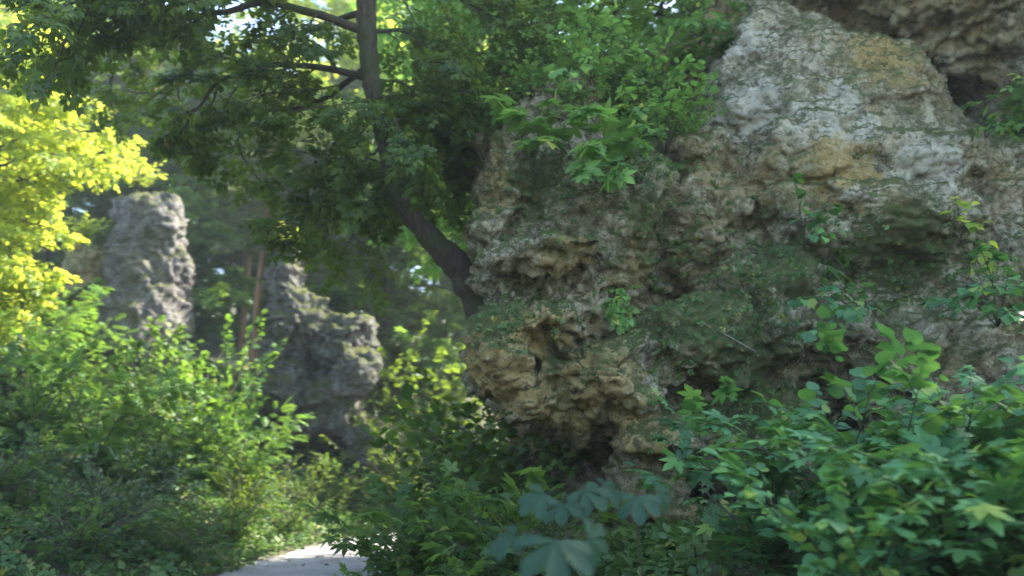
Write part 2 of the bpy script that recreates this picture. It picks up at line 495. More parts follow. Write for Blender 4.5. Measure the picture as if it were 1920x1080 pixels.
def path_dist(x, y):
    x = np.asarray(x, float); y = np.asarray(y, float)
    best = np.full(x.shape, 1e9); side = np.zeros(x.shape)
    for a, c in zip(CL[:-1], CL[1:]):
        dx, dy = c - a; L2 = dx * dx + dy * dy
        t = np.clip(((x - a[0]) * dx + (y - a[1]) * dy) / L2, 0, 1)
        qx, qy = x - a[0] - t * dx, y - a[1] - t * dy
        d = np.hypot(qx, qy); s = np.sign(dx * qy - dy * qx)
        u = d < best
        best = np.where(u, d, best); side = np.where(u, s, side)
    return best, side


def terrain(x, y):
    x = np.asarray(x, float); y = np.asarray(y, float)
    d, s = path_dist(x, y)
    e = np.maximum(d - HW - .15, 0)
    left = .46 * np.minimum(e, 9) + .24 * np.clip(e - 9, 0, 60)
    right = .28 * np.minimum(e, 8) + .1 * np.clip(e - 8, 0, 60)
    h = np.where(s > 0, left, right)
    nz = .18 * np.sin(x * .9 + 1.3 * np.sin(y * .5)) * np.cos(y * .8 + .7 * x) + .07 * np.sin(2.7 * x + y) * np.sin(2.1 * y)
    return h + nz * np.clip(e / 1.5, 0, 1)


def tz(x, y):
    return float(terrain(np.array([x]), np.array([y]))[0])


xs = np.concatenate([np.arange(-400, -40, 30), np.arange(-40, -14, 2), np.arange(-14, 14, .4), np.arange(14, 40, 2), np.arange(40, 401, 30)])
ys = np.concatenate([np.arange(-200, -10, 30), np.arange(-10, 24, .4), np.arange(24, 70, 3), np.arange(70, 601, 40)])
GX, GY = np.meshgrid(xs, ys)
GZ = terrain(GX.ravel(), GY.ravel())
V = np.stack([GX.ravel(), GY.ravel(), GZ], 1)
nx, ny = len(xs), len(ys)
ii, jj = np.meshgrid(np.arange(nx - 1), np.arange(ny - 1))
a0 = (jj * nx + ii).ravel()
F = np.stack([a0, a0 + 1, a0 + 1 + nx, a0 + nx], 1).ravel()
tag(link('ground', mesh_np('ground', V, F, [4] * len(a0)), M_SOIL), kind='structure')
T = np.gradient(CL, axis=0); T /= np.linalg.norm(T, axis=1, keepdims=True)
Nn = np.stack([-T[:, 1], T[:, 0]], 1)
V = []; F = []
rg = np.random.default_rng(4)
W = 8
for k, (c, nv) in enumerate(zip(CL, Nn)):
    e0, e1 = HW + rg.normal(0, .05), HW + rg.normal(0, .05)
    for q in range(W + 1):
        o_ = -e0 + (e0 + e1) * q / W
        V.append((c[0] + nv[0] * o_, c[1] + nv[1] * o_, .012 + .03 * math.sin(math.pi * q / W)))
for k in range(len(CL) - 1):
    for q in range(W):
        i = k * (W + 1) + q
        F += [i + 1, i, i + W + 1, i + W + 2]
tag(link('gravel_path', mesh_np('path', V, F, [4] * (len(F) // 4)), M_GRAVEL), kind='structure')


# ------------------------------------------------------------------ rocks
def chunk(rng, c, h, rot=0.0, tilt=0.0, roll=0.0, planes=9):
    bm = bmesh.new(); bmesh.ops.create_icosphere(bm, subdivisions=4, radius=1.0)
    v = np.array([x.co[:] for x in bm.verts])
    f = [[x.index for x in q.verts] for q in bm.faces]; bm.free()
    v = np.sign(v) * np.abs(v) ** .72           # boxier than a ball
    for _ in range(planes):
        nn = nrm(rng.normal(0, 1, 3)); dd = rng.uniform(.72, .95)
        s = v @ nn; m = s > dd
        v[m] -= np.outer(s[m] - dd, nn)
    v = v * np.array(h)
    M = np.array(Matrix.Rotation(rot, 3, 'Z') @ Matrix.Rotation(roll, 3, 'Y') @ Matrix.Rotation(tilt, 3, 'X'))
    return v @ M.T + np.array(c), f


_o1, _o2 = Vector((31.4, 7.7, 12.9)), Vector((5.2, 44.1, 71.3))


def nvec(p):                       # repeatable vector noise
    return Vector((noise.noise(p), noise.noise(p + _o1), noise.noise(p + _o2)))


def make_rock(name, chunks, mat, voxel, amp, seed, origin, fine=1.0, crack=1.0, zones={}, calm=None):
    rng = np.random.default_rng(seed)
    V = []; F = []; o = 0
    for c, h, *rots in chunks:
        v, f = chunk(rng, c, h, *rots)
        V.append(v); F += [[i + o for i in q] for q in f]; o += len(v)
    me = bpy.data.meshes.new(name); me.from_pydata(np.concatenate(V).tolist(), [], F)
    tmp = bpy.data.objects.new('tmp', me); COL.objects.link(tmp)
    md = tmp.modifiers.new('r', 'REMESH'); md.mode = 'VOXEL'; md.voxel_size = voxel; md.adaptivity = 0
    sm = tmp.modifiers.new('s', 'SMOOTH'); sm.iterations = 3; sm.factor = .5
    dg = bpy.context.evaluated_depsgraph_get(); dg.update()
    me2 = bpy.data.meshes.new_from_object(tmp.evaluated_get(dg))
    bpy.data.objects.remove(tmp)
    nv = len(me2.vertices)
    P = np.empty(nv * 3, np.float32); me2.vertices.foreach_get('co', P); P = P.reshape(-1, 3)
    N = np.empty(nv * 3, np.float32); me2.vertices.foreach_get('normal', N); N = N.reshape(-1, 3)
    out = np.zeros((nv, 3), np.float32)
    off = Vector((seed * 3.1, seed * 1.7, seed * .9))
    for i in range(nv):
        p = Vector(P[i].tolist()); q = p + off
        w = nvec(q * .9) * .35
        q2 = Vector((q.x, q.y, q.z * 1.5)) + w
        a = noise.noise(q * .75)
        d = .38 * a
        for sc_, k_ in ((.8, .36), (1.9, .25), (4.6, .15 * fine), (11.0, .075 * fine)):       # fracture facets: planar blocks of falling size
            qq = Vector((q2.x, q2.y * .9, q2.z)) * sc_
            vd = noise.voronoi(qq)
            rv = nvec(vd[1][0] * 7.3)
            d += k_ * (max(-1.2, min(1.2, (qq - vd[1][0]).dot(rv) * 2.4)) + .8 * noise.noise(vd[1][0] * 3.7)) 
            if sc_ > 1: d -= k_ * .5 * crack * (1 - min(1.0, (vd[0][1] - vd[0][0]) * 5))
        h = noise.fractal(q * 3.2, .8, 2.1, 6)
        pit = max(0.0, noise.noise(q2 * 7.0) - .18) + max(0.0, noise.noise(q2 * 3.1) - .25) * 1.5
        d = amp * (d + .34 * fine * h - .38 * pit)
        if calm: d *= 1 - calm[1] * math.exp(-((p.x - calm[0][0]) ** 2 + (p.z - calm[0][2]) ** 2) / calm[2] ** 2)
        lat = w * amp * .5
        out[i] = (N[i][0] * d + lat.x, N[i][1] * d + lat.y, N[i][2] * d + lat.z)
    P = P + out - np.array(origin, np.float32)
    me2.vertices.foreach_set('co', P.ravel()); me2.update()
    W_ = P + np.array(origin, np.float32)
    for zn, spots in zones.items():
        z_ = np.zeros(nv, np.float32)
        for c_, r_ in spots:
            z_ = np.maximum(z_, np.exp(-((W_ - np.asarray(c_, np.float32)) ** 2).sum(1) / (r_ * r_)))
        at_ = me2.attributes.new(zn, 'FLOAT', 'POINT'); at_.data.foreach_set('value', z_)
    ob = link(name, me2, mat)
    ob.location = Vector([float(x) for x in origin])
    return ob


def ck(px, py, Yf, hx, hy, hz, rot=0.0, tilt=0.0, roll=0.0):
    p = at(px, py, Yf + hy)
    return (p, (hx, hy, hz), rot, tilt, roll)


main = [
    ck(1570, 285, 8.2, 1.95, 1.2, 1.5, -.06, -.24, .40),      # pale slab, leaning back
    ck(1440, 160, 8.5, 1.0, 1.2, 1.0, -.1, -.2, .3),
    ck(1640, 230, 8.35, 1.3, 1.0, .9, -.1, -.25, .45),
    ck(1440, 350, 8.0, 1.0, 1.2, .75, 0, -.25, .1),
    ck(1640, 380, 7.95, 1.3, 1.2, .65, 0, -.25, .15),
    ck(1300, 370, 8.15, .7, 1.1, .6, 0, -.2),
    ck(1830, 420, 8.15, 1.2, 1.3, .85, .1, -.15, .2),
    ck(2150, 420, 7.9, 1.7, 1.7, 2.3, .15, 0),
    ck(940, 410, 7.9, .40, .9, 1.0, .2, 0),                # left upper nose
    ck(985, 490, 7.6, .62, 1.0, .36, .1, .1),
    ck(1070, 300, 8.35, .95, 1.1, .8, 0, -.15),
    ck(1110, 480, 8.05, 1.25, 1.2, 1.5, 0, 0),
    ck(960, 330, 8.2, .5, 1.0, .9, .1, -.1),
    ck(1180, 430, 8.1, 1.0, 1.2, .65, 0, -.2),
    ck(1060, 500, 7.55, .62, .9, .22, -.1, 0),
    ck(1330, 450, 8.2, 1.0, 1.2, .8, 0, -.2),
    ck(1200, 340, 9.5, 1.2, 1.2, .8, 0, -.1),
    ck(1000, 625, 7.5, .75, 1.2, .52, .15, 0),             # lower face
    ck(930, 680, 7.6, .36, .8, .42, .1, .1),
    ck(1000, 745, 7.7, .52, .9, .42, 0, .1),
    ck(960, 700, 8.2, .5, .9, .5, 0, 0),
    ck(1130, 730, 7.35, .80, 1.2, .60, .0, .12),
    ck(1210, 900, 7.65, .48, .9, .38, 0, .1),
    ck(1220, 820, 7.4, .55, 1.0, .32, 0, .1),
    ck(1300, 680, 7.6, .85, 1.2, .75, -.1, 0),
    ck(1450, 620, 7.9, 1.1, 1.3, .95, 0, -.1),
    ck(1600, 480, 7.75, 1.6, 1.3, .50, 0, -.3),
    ck(1640, 400, 8.1, 1.9, 1.2, .7, 0, -.3),
    ck(1780, 560, 7.8, 1.5, 1.3, .8, 0, -.2),
    ck(1480, 470, 8.0, 1.1, 1.2, .7, 0, -.2),
    ck(1750, 720, 7.9, 1.5, 1.3, 1.0, 0, 0),
    ck(1400, 830, 8.1, 1.1, 1.3, .8, 0, 0),
    ck(1240, 1000, 8.0, .42, .9, .42, .2, 0),              # foot block
    ck(1450, 990, 8.5, 1.4, 1.2, .8, 0, 0),
    ck(1800, 950, 8.3, 1.6, 1.3, 1.2, 0, 0),
    (np.array([5.3, 12.4, 3.0]), (3.5, 2.5, 3.6), 0, 0),    # body behind
    (np.array([1.5, 12.0, 2.2]), (1.5, 2.0, 2.9), 0, 0),
]
ROCK = make_rock('rock_outcrop', main, M_ROCK, .031, .26, 3, (3, 10, 0), calm=(at(1600, 240, 8.4), .55, 1.7), zones={
    'ochre': [(at(940, 680, 7.6), .75), (at(1090, 740, 7.4), .95), (at(1190, 850, 7.5), .5), (at(1080, 500, 7.7), .35), (at(1650, 110, 8.6), .5), (at(1560, 330, 8.3), .5), (at(900, 330, 8.0), .4), (at(1230, 1000, 8), .4)],
    'mossy': [(at(1700, 470, 8.0), .8), (at(1480, 500, 8.0), .6), (at(1330, 600, 7.9), .8), (at(1430, 720, 7.9), .9), (at(1000, 340, 8.3), .6), (at(930, 590, 7.8), .45), (at(900, 250, 8.3), .5), (at(1200, 400, 8.3), .5)],
    'pale': [(at(1400, 200, 8.5), .6), (at(1560, 250, 8.3), .7), (at(1740, 320, 8.2), .6), (at(1400, 60, 8.6), .5), (at(1220, 700, 7.6), .45)]})
tag(ROCK, 'huge pale limestone outcrop overhanging the undergrowth right of the path', 'rock')
upper = [
    ck(1800, 60, 8.6, 1.6, 1.6, 1.1, -.2, .1), ck(1540, -20, 8.9, .8, 1.5, .55, 0, 0), ck(1980, 180, 8.5, 1.2, 1.5, .9, 0, 0),
    ck(1750, -160, 8.7, 2.2, 1.8, 1.2, 0, 0), (np.array([5.5, 13, 8.2]), (3.5, 3, 1.8), 0, 0)]
ROCK2 = make_rock('rock_outcrop', upper, M_ROCKU, .045, .30, 8, (5, 10, 6), fine=1.4)
tag(ROCK2, 'brown mossy rock mass above the diagonal crack at top right', 'rock')
pin = [ck(285, 540, 17.4, .98, .9, 1.25, .1, 0), ck(275, 470, 17.5, .85, .9, 1.5, .2, 0), ck(300, 430, 17.4, .55, .7, .9, 0, 0), ck(250, 400, 17.8, .5, .6, .55, 0, 0), ck(270, 640, 17.3, 1.1, 1.1, 1.7, 0, 0)]
tag(make_rock('rock_pinnacle', pin, M_ROCKG, .06, .26, 12, at(275, 700, 18)), 'tall grey rock pinnacle with yellow moss cap, left of the shrubs', 'rock')
stub = [ck(160, 520, 17.2, .72, .7, .85, 0, 0), ck(165, 640, 18.2, .9, .9, 1.3, 0, 0)]
tag(make_rock('rock_pinnacle', stub, M_ROCKU, .06, .2, 15, at(165, 700, 19)), 'low brown mossy rock stump beside the tall grey pinnacle', 'rock')
M_ROCKT = rock_mat('limestone_dark_grey', (.17, .165, .165), (.08, .075, .07), (.13, .12, .06), (.03, .03, .03), moss_amt=.8, ochre_amt=.2)
tow = [ck(665, 700, 18.0, .6, .8, .7, 0, 0), ck(535, 520, 18.0, .50, .8, .95, .1, 0), ck(560, 600, 18.0, .75, .9, .9, 0, 0), ck(640, 640, 18.2, .85, .9, .75, 0, 0), ck(620, 760, 18.4, 1.0, 1, 1.2, 0, 0),
       ck(545, 720, 18.2, .8, 1, 1.4, 0, 0), ck(680, 830, 18.2, .65, .8, .8, 0, 0)]
tag(make_rock('rock_pinnacle', tow, M_ROCKT, .06, .32, 19, at(600, 880, 19)), 'dark craggy rock tower behind the green shrubs left of the leaning tree', 'rock')

# ------------------------------------------------------------------ plants: things from shared builds
CACHE = {}


def spawn(name, key, builder, mats, loc, rz, s, label, cat, group=None, parts=('stem', 'foliage'), tilt=(0, 0)):
    if key not in CACHE:
        CACHE[key] = builder()
        for me, m in zip(CACHE[key], mats): me.materials.append(m)
    r = empty(name, loc, rz, s)
    r.rotation_euler = (tilt[0], tilt[1], rz)
    tag(r, label, cat, group)
    for pn, me, in zip(parts, CACHE[key]):
        o = bpy.data.objects.new(pn, me); COL.objects.link(o); o.parent = r
    return r


def ground_at(px, Y):
    X = (px - 960) / FPX * Y * math.cos(PITCH) / 1.0 if False else (at(px, 700, Y))[0]
    return (X, Y, tz(X, Y) - .05)


exec_sections = []
# shrub kinds
K = {
    'broad': (lambda: make_shrub(21, 2.0, 1.25, 11, 9, .55, 9, .115, L_HAZEL, .35), (M_TWIG, M_LEAF)),
    'broad2': (lambda: make_shrub(22, 2.1, 1.15, 12, 9, .5, 9, .10, L_HAZEL, .5), (M_TWIG, M_LEAFF)),
    'small': (lambda: make_shrub(23, 1.7, 1.15, 14, 11, .42, 10, .07, L_OVAL, .5), (M_TWIG, M_LEAFD)),
    'ash': (lambda: make_shrub(24, 2.2, 1.2, 10, 9, .5, 5, .24, L_PINN, .35), (M_TWIG, M_LEAFF)),
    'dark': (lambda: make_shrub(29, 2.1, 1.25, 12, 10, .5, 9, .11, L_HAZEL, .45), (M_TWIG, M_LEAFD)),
    'cap': (lambda: make_shrub(30, .7, .6, 14, 6, .25, 8, .08, L_OVAL, .5), (M_TWIG, M_LEAFY)),
    'herb': (lambda: make_shrub(25, .9, .8, 16, 6, .25, 8, .075, L_OVAL, .5), (M_TWIG, M_LEAF)),
    'mapleb': (lambda: make_shrub(26, 1.6, 1.3, 11, 9, .5, 6, .14, L_MAPLE, .28), (M_TWIG, M_LEAF)),
    'ledge': (lambda: make_shrub(27, 1.3, 1.2, 12, 8, .4, 7, .10, L_HAZEL, .3), (M_TWIG, M_LEAFL)),
    'pale': (lambda: make_shrub(28, 1.3, 1.2, 18, 10, .4, 10, .075, L_OVAL, .6), (M_TWIG, M_LEAFG)),
}


def shrub(kind, px, Y, s, rz, label, group=None, name='shrub', dz=0.0, cat='shrub'):
    b, m = K[kind]
    loc = ground_at(px, Y)
    loc = (loc[0], loc[1], loc[2] + dz)
    return spawn(name, kind, b, m, loc, rz, s, label, cat, group)


GL = 'shrubs on the bank left of the path'
for kind, px, Y, s, rz, lab in [
    ('herb', 40, 9.6, 1.2, 0.3, 'low leafy plant in the bottom left corner'),
    ('herb', 190, 9.2, 1.1, 1.7, 'low dark plant on the bottom edge left of the rounded pale bush'),
    ('pale', 250, 10.4, 1.0, 2.2, 'rounded grey green bush near the bottom left beside the path'),
    ('herb', 370, 10.6, 1.0, 3.9, 'low leafy plant right of the rounded bush at the path edge'),
    ('broad', 70, 11.3, .95, .9, 'dark green shrub at the left edge above the corner plants'),
    ('herb', 460, 12.5, 1.0, 5.2, 'small leafy plant overhanging the left path edge'),
    ('small', 470, 13.2, 1.0, 4.4, 'dark small leaved bush beside the bend of the path'),
    ('ash', 200, 12.4, 1.0, 5.0, 'feathery leaved shrub in the middle of the left bank'),
    ('broad', 330, 12.8, 1.0, 2.6, 'broad leaved shrub with deep shade under it on the left bank'),
    ('herb', 560, 14.6, .9, 2.0, 'low plant where the path bends out of sight'),
    ('small', 590, 15.8, .70, 1.2, 'bluish green bush at the far end of the path'),
    ('ash', 480, 15.4, .90, 0.1, 'light green shrub in front of the dark craggy rock tower'),
    ('broad2', 400, 14.6, 1.15, 3.3, 'bright green shrub left of the dark rock tower'),
    ('broad2', 110, 14.2, 1.1, 4.7, 'fresh green shrub below the brown rock stump'),
    ('ash', 20, 14.4, 1.2, 1.9, 'tall feathery shrub at the left edge under the sunlit tree'),
    ('broad', 250, 15.2, 1.15, 5.9, 'shrub at the foot of the tall grey pinnacle'),
    ('broad2', 400, 16.4, 1.55, 2.5, 'tall yellow green shrub between the grey pinnacle and the dark rock tower'),
    ('broad2', 330, 16.6, 1.0, .4, 'small fresh shrub hiding the right foot of the tall pinnacle'),
    ('ash', 130, 16.6, 1.0, 3.6, 'shrub right in front of the brown rock stump'),
    ('broad', 640, 17.0, .6, 3.0, 'low shrub at the foot of the dark rock tower'),
    ('mapleb', 30, 17.2, 1.4, 5.1, 'lobed leaf shrub behind the left edge of the bank')]:
    shrub(kind, px, Y, s, rz, lab, GL)

for px, py, Y, s_, rz, lab in [(255, 352, 18.0, 1.1, .4, 'yellow green bush crowning the tall grey pinnacle'), (160, 448, 17.6, .8, 2.0, 'low yellow green cushion on the brown rock stump'),
                              (545, 462, 18.5, .8, 3.0, 'small yellowish bush on the top of the dark rock tower')]:
    spawn('shrub', 'cap', K['cap'][0], K['cap'][1], at(px, py, Y), rz, s_, lab, 'shrub', 'bushes on the rock pinnacles')

GM = 'shrubs behind the overhanging rock'
for kind, px, Y, s, rz, lab in [
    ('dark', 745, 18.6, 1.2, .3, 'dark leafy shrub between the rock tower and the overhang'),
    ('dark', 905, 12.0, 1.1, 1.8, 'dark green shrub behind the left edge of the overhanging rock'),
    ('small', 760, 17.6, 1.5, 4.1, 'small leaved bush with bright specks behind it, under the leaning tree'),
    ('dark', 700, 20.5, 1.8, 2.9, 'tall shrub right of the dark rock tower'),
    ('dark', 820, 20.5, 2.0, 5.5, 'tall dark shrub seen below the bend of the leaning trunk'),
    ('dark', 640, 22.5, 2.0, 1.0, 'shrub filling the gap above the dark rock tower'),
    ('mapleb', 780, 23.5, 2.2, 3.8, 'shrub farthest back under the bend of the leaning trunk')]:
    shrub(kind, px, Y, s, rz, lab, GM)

GR = 'shrubs on the bank under the overhanging rock'
for kind, px, Y, s, rz, lab in [
    ('mapleb', 800, 8.2, .90, .7, 'lobed leaf shrub at the right path edge below the overhang'),
    ('mapleb', 900, 7.4, .70, 2.0, 'lobed leaf shrub drooping below the left underside of the overhang'),
    ('mapleb', 960, 6.6, .80, 3.1, 'dark lobed leaf shrub in deep shade under the overhang'),
    ('broad', 785, 10.2, .80, 5.6, 'shrub at the path edge in line with the leaning trunk'),
    ('mapleb', 740, 6.4, .50, 4.0, 'low lobed leaf plant leaning over the gravel path'),
    ('mapleb', 850, 5.3, .52, 5.2, 'bright lobed leaf plant in front of the dark drooping shrubs'),
    ('mapleb', 940, 8.0, .85, 1.1, 'lobed leaf shrub filling the shadow left of the hollow under the overhang'),
    ('pale', 1020, 7.4, .62, 4.4, 'grey green shrub just below the lowest ochre edge of the overhang'),
    ('dark', 930, 11.5, 1.2, 3.6, 'dim shrub in the gap behind the left underside of the overhang'),
    ('broad', 870, 9.4, 1.1, 2.6, 'broad leaved shrub rising to the left underside of the overhang'),
    ('dark', 950, 13.0, 1.5, 4.9, 'dense dark shrub in the gap beyond the overhang corner'),
    ('dark', 950, 10.2, 1.2, 0.2, 'dark shrub behind the lower left corner of the overhang'),
    ('small', 1090, 7.0, .50, 2.2, 'small dark bush in the hollow under the overhang')]:
    shrub(kind, px, Y, s, rz, lab, GR)

# chestnut seedlings, bottom centre
CH = 'young chestnut plants along the bottom'


def chestnut(seed, px, py, Y, hs, label):
    p = Plant(seed); rng = p.rng
    top = at(px, py, Y); g0 = np.array([top[0] + .05, top[1] + .15, tz(top[0] + .05, top[1] + .15) - .03])
    st = smooth_line([g0, (g0 + top) / 2 + rng.normal(0, .03, 3), top], 8)
    p.lines.append((st, np.linspace(.009, .005, len(st))))
    for k, (dx, dy, dz, s) in enumerate(hs):
        d = np.array([dx, dy, dz]); e = top + d
        p.lines.append((np.array([top - [0, 0, .04], top + d * .5 + [0, 0, .02], e]), [.003, .003, .002]))
        p.P.append(e); p.D.append([dx, dy, -.05]); p.N.append([dx * .5 + rng.normal(0, .15), -.75 + rng.normal(0, .2), .7]); p.S.append(s * .86)
    w = tubes(p.lines); lf = leaves(p.P, p.D, p.N, p.S, L_CHEST, rng, tint=rng.uniform(.1, .6, len(p.P)))
    r = empty('chestnut_seedling', g0)
    for nm, me, mt in (('stem', w, M_TWIG), ('foliage', lf, M_CHEST)):
        o = link(nm, me, mt, r); o.matrix_parent_inverse = Matrix.Translation(-Vector([float(x) for x in g0]))
    tag(r, label, 'seedling', CH)


chestnut(31, 1060, 925, 3.6, [(-.10, -.05, .0, .17), (.08, -.06, .02, .16), (.18, .05, .03, .15), (-.02, -.12, -.04, .15)], 'bluish chestnut seedling just under the overhang, its palmate leaves in a row')
chestnut(32, 1040, 1010, 2.7, [(.0, -.08, .0, .20), (-.14, .0, .01, .13), (.12, .05, .0, .13)], 'chestnut seedling with the biggest drooping leaflets at the bottom edge')
chestnut(33, 1190, 930, 3.8, [(.0, -.06, .0, .17), (.12, .04, .02, .14), (-.10, .04, .02, .14)], 'chestnut seedling in front of the pale foot block of the rock')

# hazel bushes, right foreground
def hazel():
    return make_shrub(41, 1.9, 1.5, 14, 8, .50, 7, .145, L_HAZEL, .18)


def hazel2():
    return make_shrub(43, 1.8, 1.4, 13, 8, .48, 6, .125, L_MAPLE, .2)


GH = 'leafy bushes in the right foreground'
for key, b, px, Y, s, rz, lab in [
    ('h1', hazel, 1640, 4.9, .74, .5, 'bluish green hazel bush in the middle of the right foreground'),
    ('h1', hazel, 1880, 4.7, .82, 2.5, 'hazel bush at the right edge, its top reaching the mossy ledge'),
    ('h2', hazel2, 1440, 5.1, .72, 1.4, 'lobed leaf bush left of the hazels, beside the foot block'),
    ('h2', hazel2, 1740, 4.0, .78, 4.4, 'low lobed leaf bush in front of the hazels at bottom right'),
    ('h1', hazel, 1580, 3.9, .55, 5.3, 'low hazel bush at the bottom edge right of the chestnut seedlings'),
    ('h2', hazel2, 1930, 3.7, .70, 3.4, 'lobed leaf bush in the bottom right corner')]:
    g = ground_at(px, Y)
    spawn('hazel_bush' if key == 'h1' else 'maple_bush', key, b, (M_TWIG, M_LEAFB), g, rz, s, lab, 'bush', GH)

# ------------------------------------------------------------------ the leaning tree with its overhead crown
def custom_tree(name, seed, trunk_ctrl, radii, limbs, mats, tpl, label, size, ntw, sub, tl, nl, group=None, flat=.45, grav=-.06, cat='tree'):
    p = Plant(seed); rng = p.rng
    tr = smooth_line(trunk_ctrl, 8 * (len(trunk_ctrl) - 1))
    rr = np.interp(np.linspace(0, 1, len(tr)), np.linspace(0, 1, len(radii)), radii)
    rr = rr * (1 + .06 * np.sin(np.arange(len(rr)) * 1.9) + .05 * rng.normal(0, 1, len(rr)))
    root = empty(name, tr[0])
    inv = Matrix.Translation(-Vector([float(x) for x in tr[0]]))
    tk = tubes([(tr, rr)], 14, 'trunk')
    for ctrl, r0 in limbs:
        pts = smooth_line(ctrl, 14)
        pts = pts + rng.normal(0, .05, pts.shape) * np.linspace(0, 1, len(pts))[:, None]
        p.branch(pts, r0, .012, ntw, tl, nl, size, .15, flat, grav, .0, 1.1, sub)
    w, lf = p.done(tpl)
    for nm, me, mt in (('trunk', tk, mats[0]), ('branches', w, mats[0]), ('crown', lf, mats[1])):
        o = link(nm, me, mt, root); o.matrix_parent_inverse = inv
    tag(root, label, cat, group)
    return root


A = at
tk = [A(930, 640, 9.6), A(875, 520, 9.4), A(815, 455, 9.2), A(750, 375, 9.0), A(722, 270, 8.8), A(700, 170, 8.6), A(688, 60, 8.5), A(684, -60, 8.4), A(660, -300, 8.2), A(650, -600, 8.0)]
rad = [.24, .21, .15, .11, .10, .11, .125, .12, .10, .05]
top = A(686, 0, 8.45); top2 = A(672, -200, 8.3)
lims = [
    ([A(700, 150, 8.6), A(560, 120, 8.8), A(420, 150, 8.6), A(320, 240, 8.4)], .05),
    ([A(690, 60, 8.5), A(520, 10, 8.2), A(340, 40, 7.8), A(170, 110, 7.4)], .06),
    ([top, A(520, -90, 8.0), A(330, -60, 7.4), A(130, 10, 7.0)], .06),
    ([top2, A(500, -180, 9.5), A(330, -40, 10.4), A(200, 150, 10.8)], .06),
    ([A(695, 120, 8.6), A(600, 190, 9.2), A(500, 215, 9.6), A(410, 280, 9.9)], .045),
    ([A(690, 20, 8.5), A(560, 60, 9.6), A(420, 100, 10.4), A(300, 180, 11)], .05),
    ([top, A(440, -160, 7.4), A(250, -60, 6.8), A(90, 60, 6.4)], .05),
    ([top2, A(560, -190, 7.4), A(430, -100, 7.0), A(330, 10, 6.8)], .04),
    ([top, A(800, -20, 8.8), A(900, 20, 9.0), A(980, 70, 9.0)], .035),
    ([A(715, 240, 8.8), A(790, 180, 9.4), A(850, 170, 9.7), A(900, 150, 9.8)], .03),
    ([A(745, 365, 9.0), A(690, 380, 9.2), A(640, 410, 9.6), A(600, 440, 9.9)], .02),
    ([A(740, 350, 9.0), A(790, 330, 9.5), A(830, 320, 10), A(860, 330, 10)], .02),
    ([A(722, 270, 8.8), A(680, 300, 9.3), A(640, 300, 9.4), A(600, 330, 9.4)], .02),
    ([A(688, 60, 8.5), A(760, 60, 8.8), A(820, 110, 8.6), A(870, 170, 8.5)], .03),
    ([A(700, 150, 8.5), A(760, 160, 8.9), A(800, 230, 9.1), A(830, 290, 9.2)], .02),
    ([A(702, 185, 8.6), A(690, 190, 8.3), A(715, 215, 8.15), A(745, 235, 8.1)], .012),
    ([top2, A(520, -260, 7.6), A(300, -240, 7.2), A(60, -160, 7.2)], .06),
    ([top2, A(780, -260, 8), A(950, -200, 7.8), A(1120, -100, 7.8)], .05),
]
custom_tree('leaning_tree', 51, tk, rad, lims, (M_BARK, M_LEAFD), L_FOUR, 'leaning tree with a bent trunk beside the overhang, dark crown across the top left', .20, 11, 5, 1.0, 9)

# sunlit tree at the left edge
tk = [(-11.5, 14.5, tz(-11.5, 14.5) - .2), (-11.4, 14.4, 5), (-11.2, 14.3, 8.5), (-11.0, 14.2, 12)]
tk = [np.array(x, float) for x in tk]
lims = []
rg = np.random.default_rng(8)
for (px, py, Y) in [(190, 250, 13.2), (150, 330, 13.6), (120, 200, 12.8), (90, 120, 12.5), (60, 60, 13), (190, 290, 14.2), (80, 420, 13.4), (50, 500, 13.2), (60, 340, 12.8), (30, 250, 12.4),
                    (50, 560, 13.8), (20, 460, 13), (150, 270, 14.5), (40, 140, 14), (80, 380, 14.4), (10, 570, 13.6), (20, 20, 13.4), (100, 290, 12.2)]:
    e = A(px, py, Y)
    z0 = max(3.2, e[2] - .6)
    s0 = np.array([-11.3, 14.35, z0])
    lims.append(([s0, s0 * .6 + e * .4 + np.array([0, 0, .5]), s0 * .25 + e * .75 + np.array([0, 0, .35]), e], .04))
custom_tree('sunlit_tree', 52, tk, [.22, .19, .15, .06], lims, (M_BARK, M_LEAFY), L_FOUR, 'brightly sunlit yellow green tree at the left edge', .22, 8, 4, .95, 9, flat=.7)


# ------------------------------------------------------------------ background wood
def bt(seed, H, cr, size=.42):
    return lambda: make_tree(seed, H, cr, .10, 40, 8, 4, 1.3, 8, size, L_FOUR, .2, .6)


def pine():
    p = Plant(77); rng = p.rng; H = 17
    tr = smooth_line([np.array([0, 0, -.3]), np.array([.1, 0, 6]), np.array([-.1, .1, 12]), np.array([0, 0, H])], 18)
    trunk = tubes([(tr, np.linspace(.24, .04, len(tr)))], 10, 'trunk')
    for i in range(26):
        z = 8.5 + (H - 8.8) * (i + rng.random()) / 26
        a = i * 2.4; L = 2.4 * math.sin(math.pi * min(1, .35 + .6 * (z - 8.5) / (H - 8.5))) + .3
        pts = wander(rng, [0, 0, z], [math.cos(a), math.sin(a), .25], L, 6, .12, .02)
        p.branch(pts, .05, .01, 8, .6, 9, .34, .25, .8, .02, .15, 1.0, 3)
    w, l_ = p.done(L_TUFT)
    return trunk, w, l_


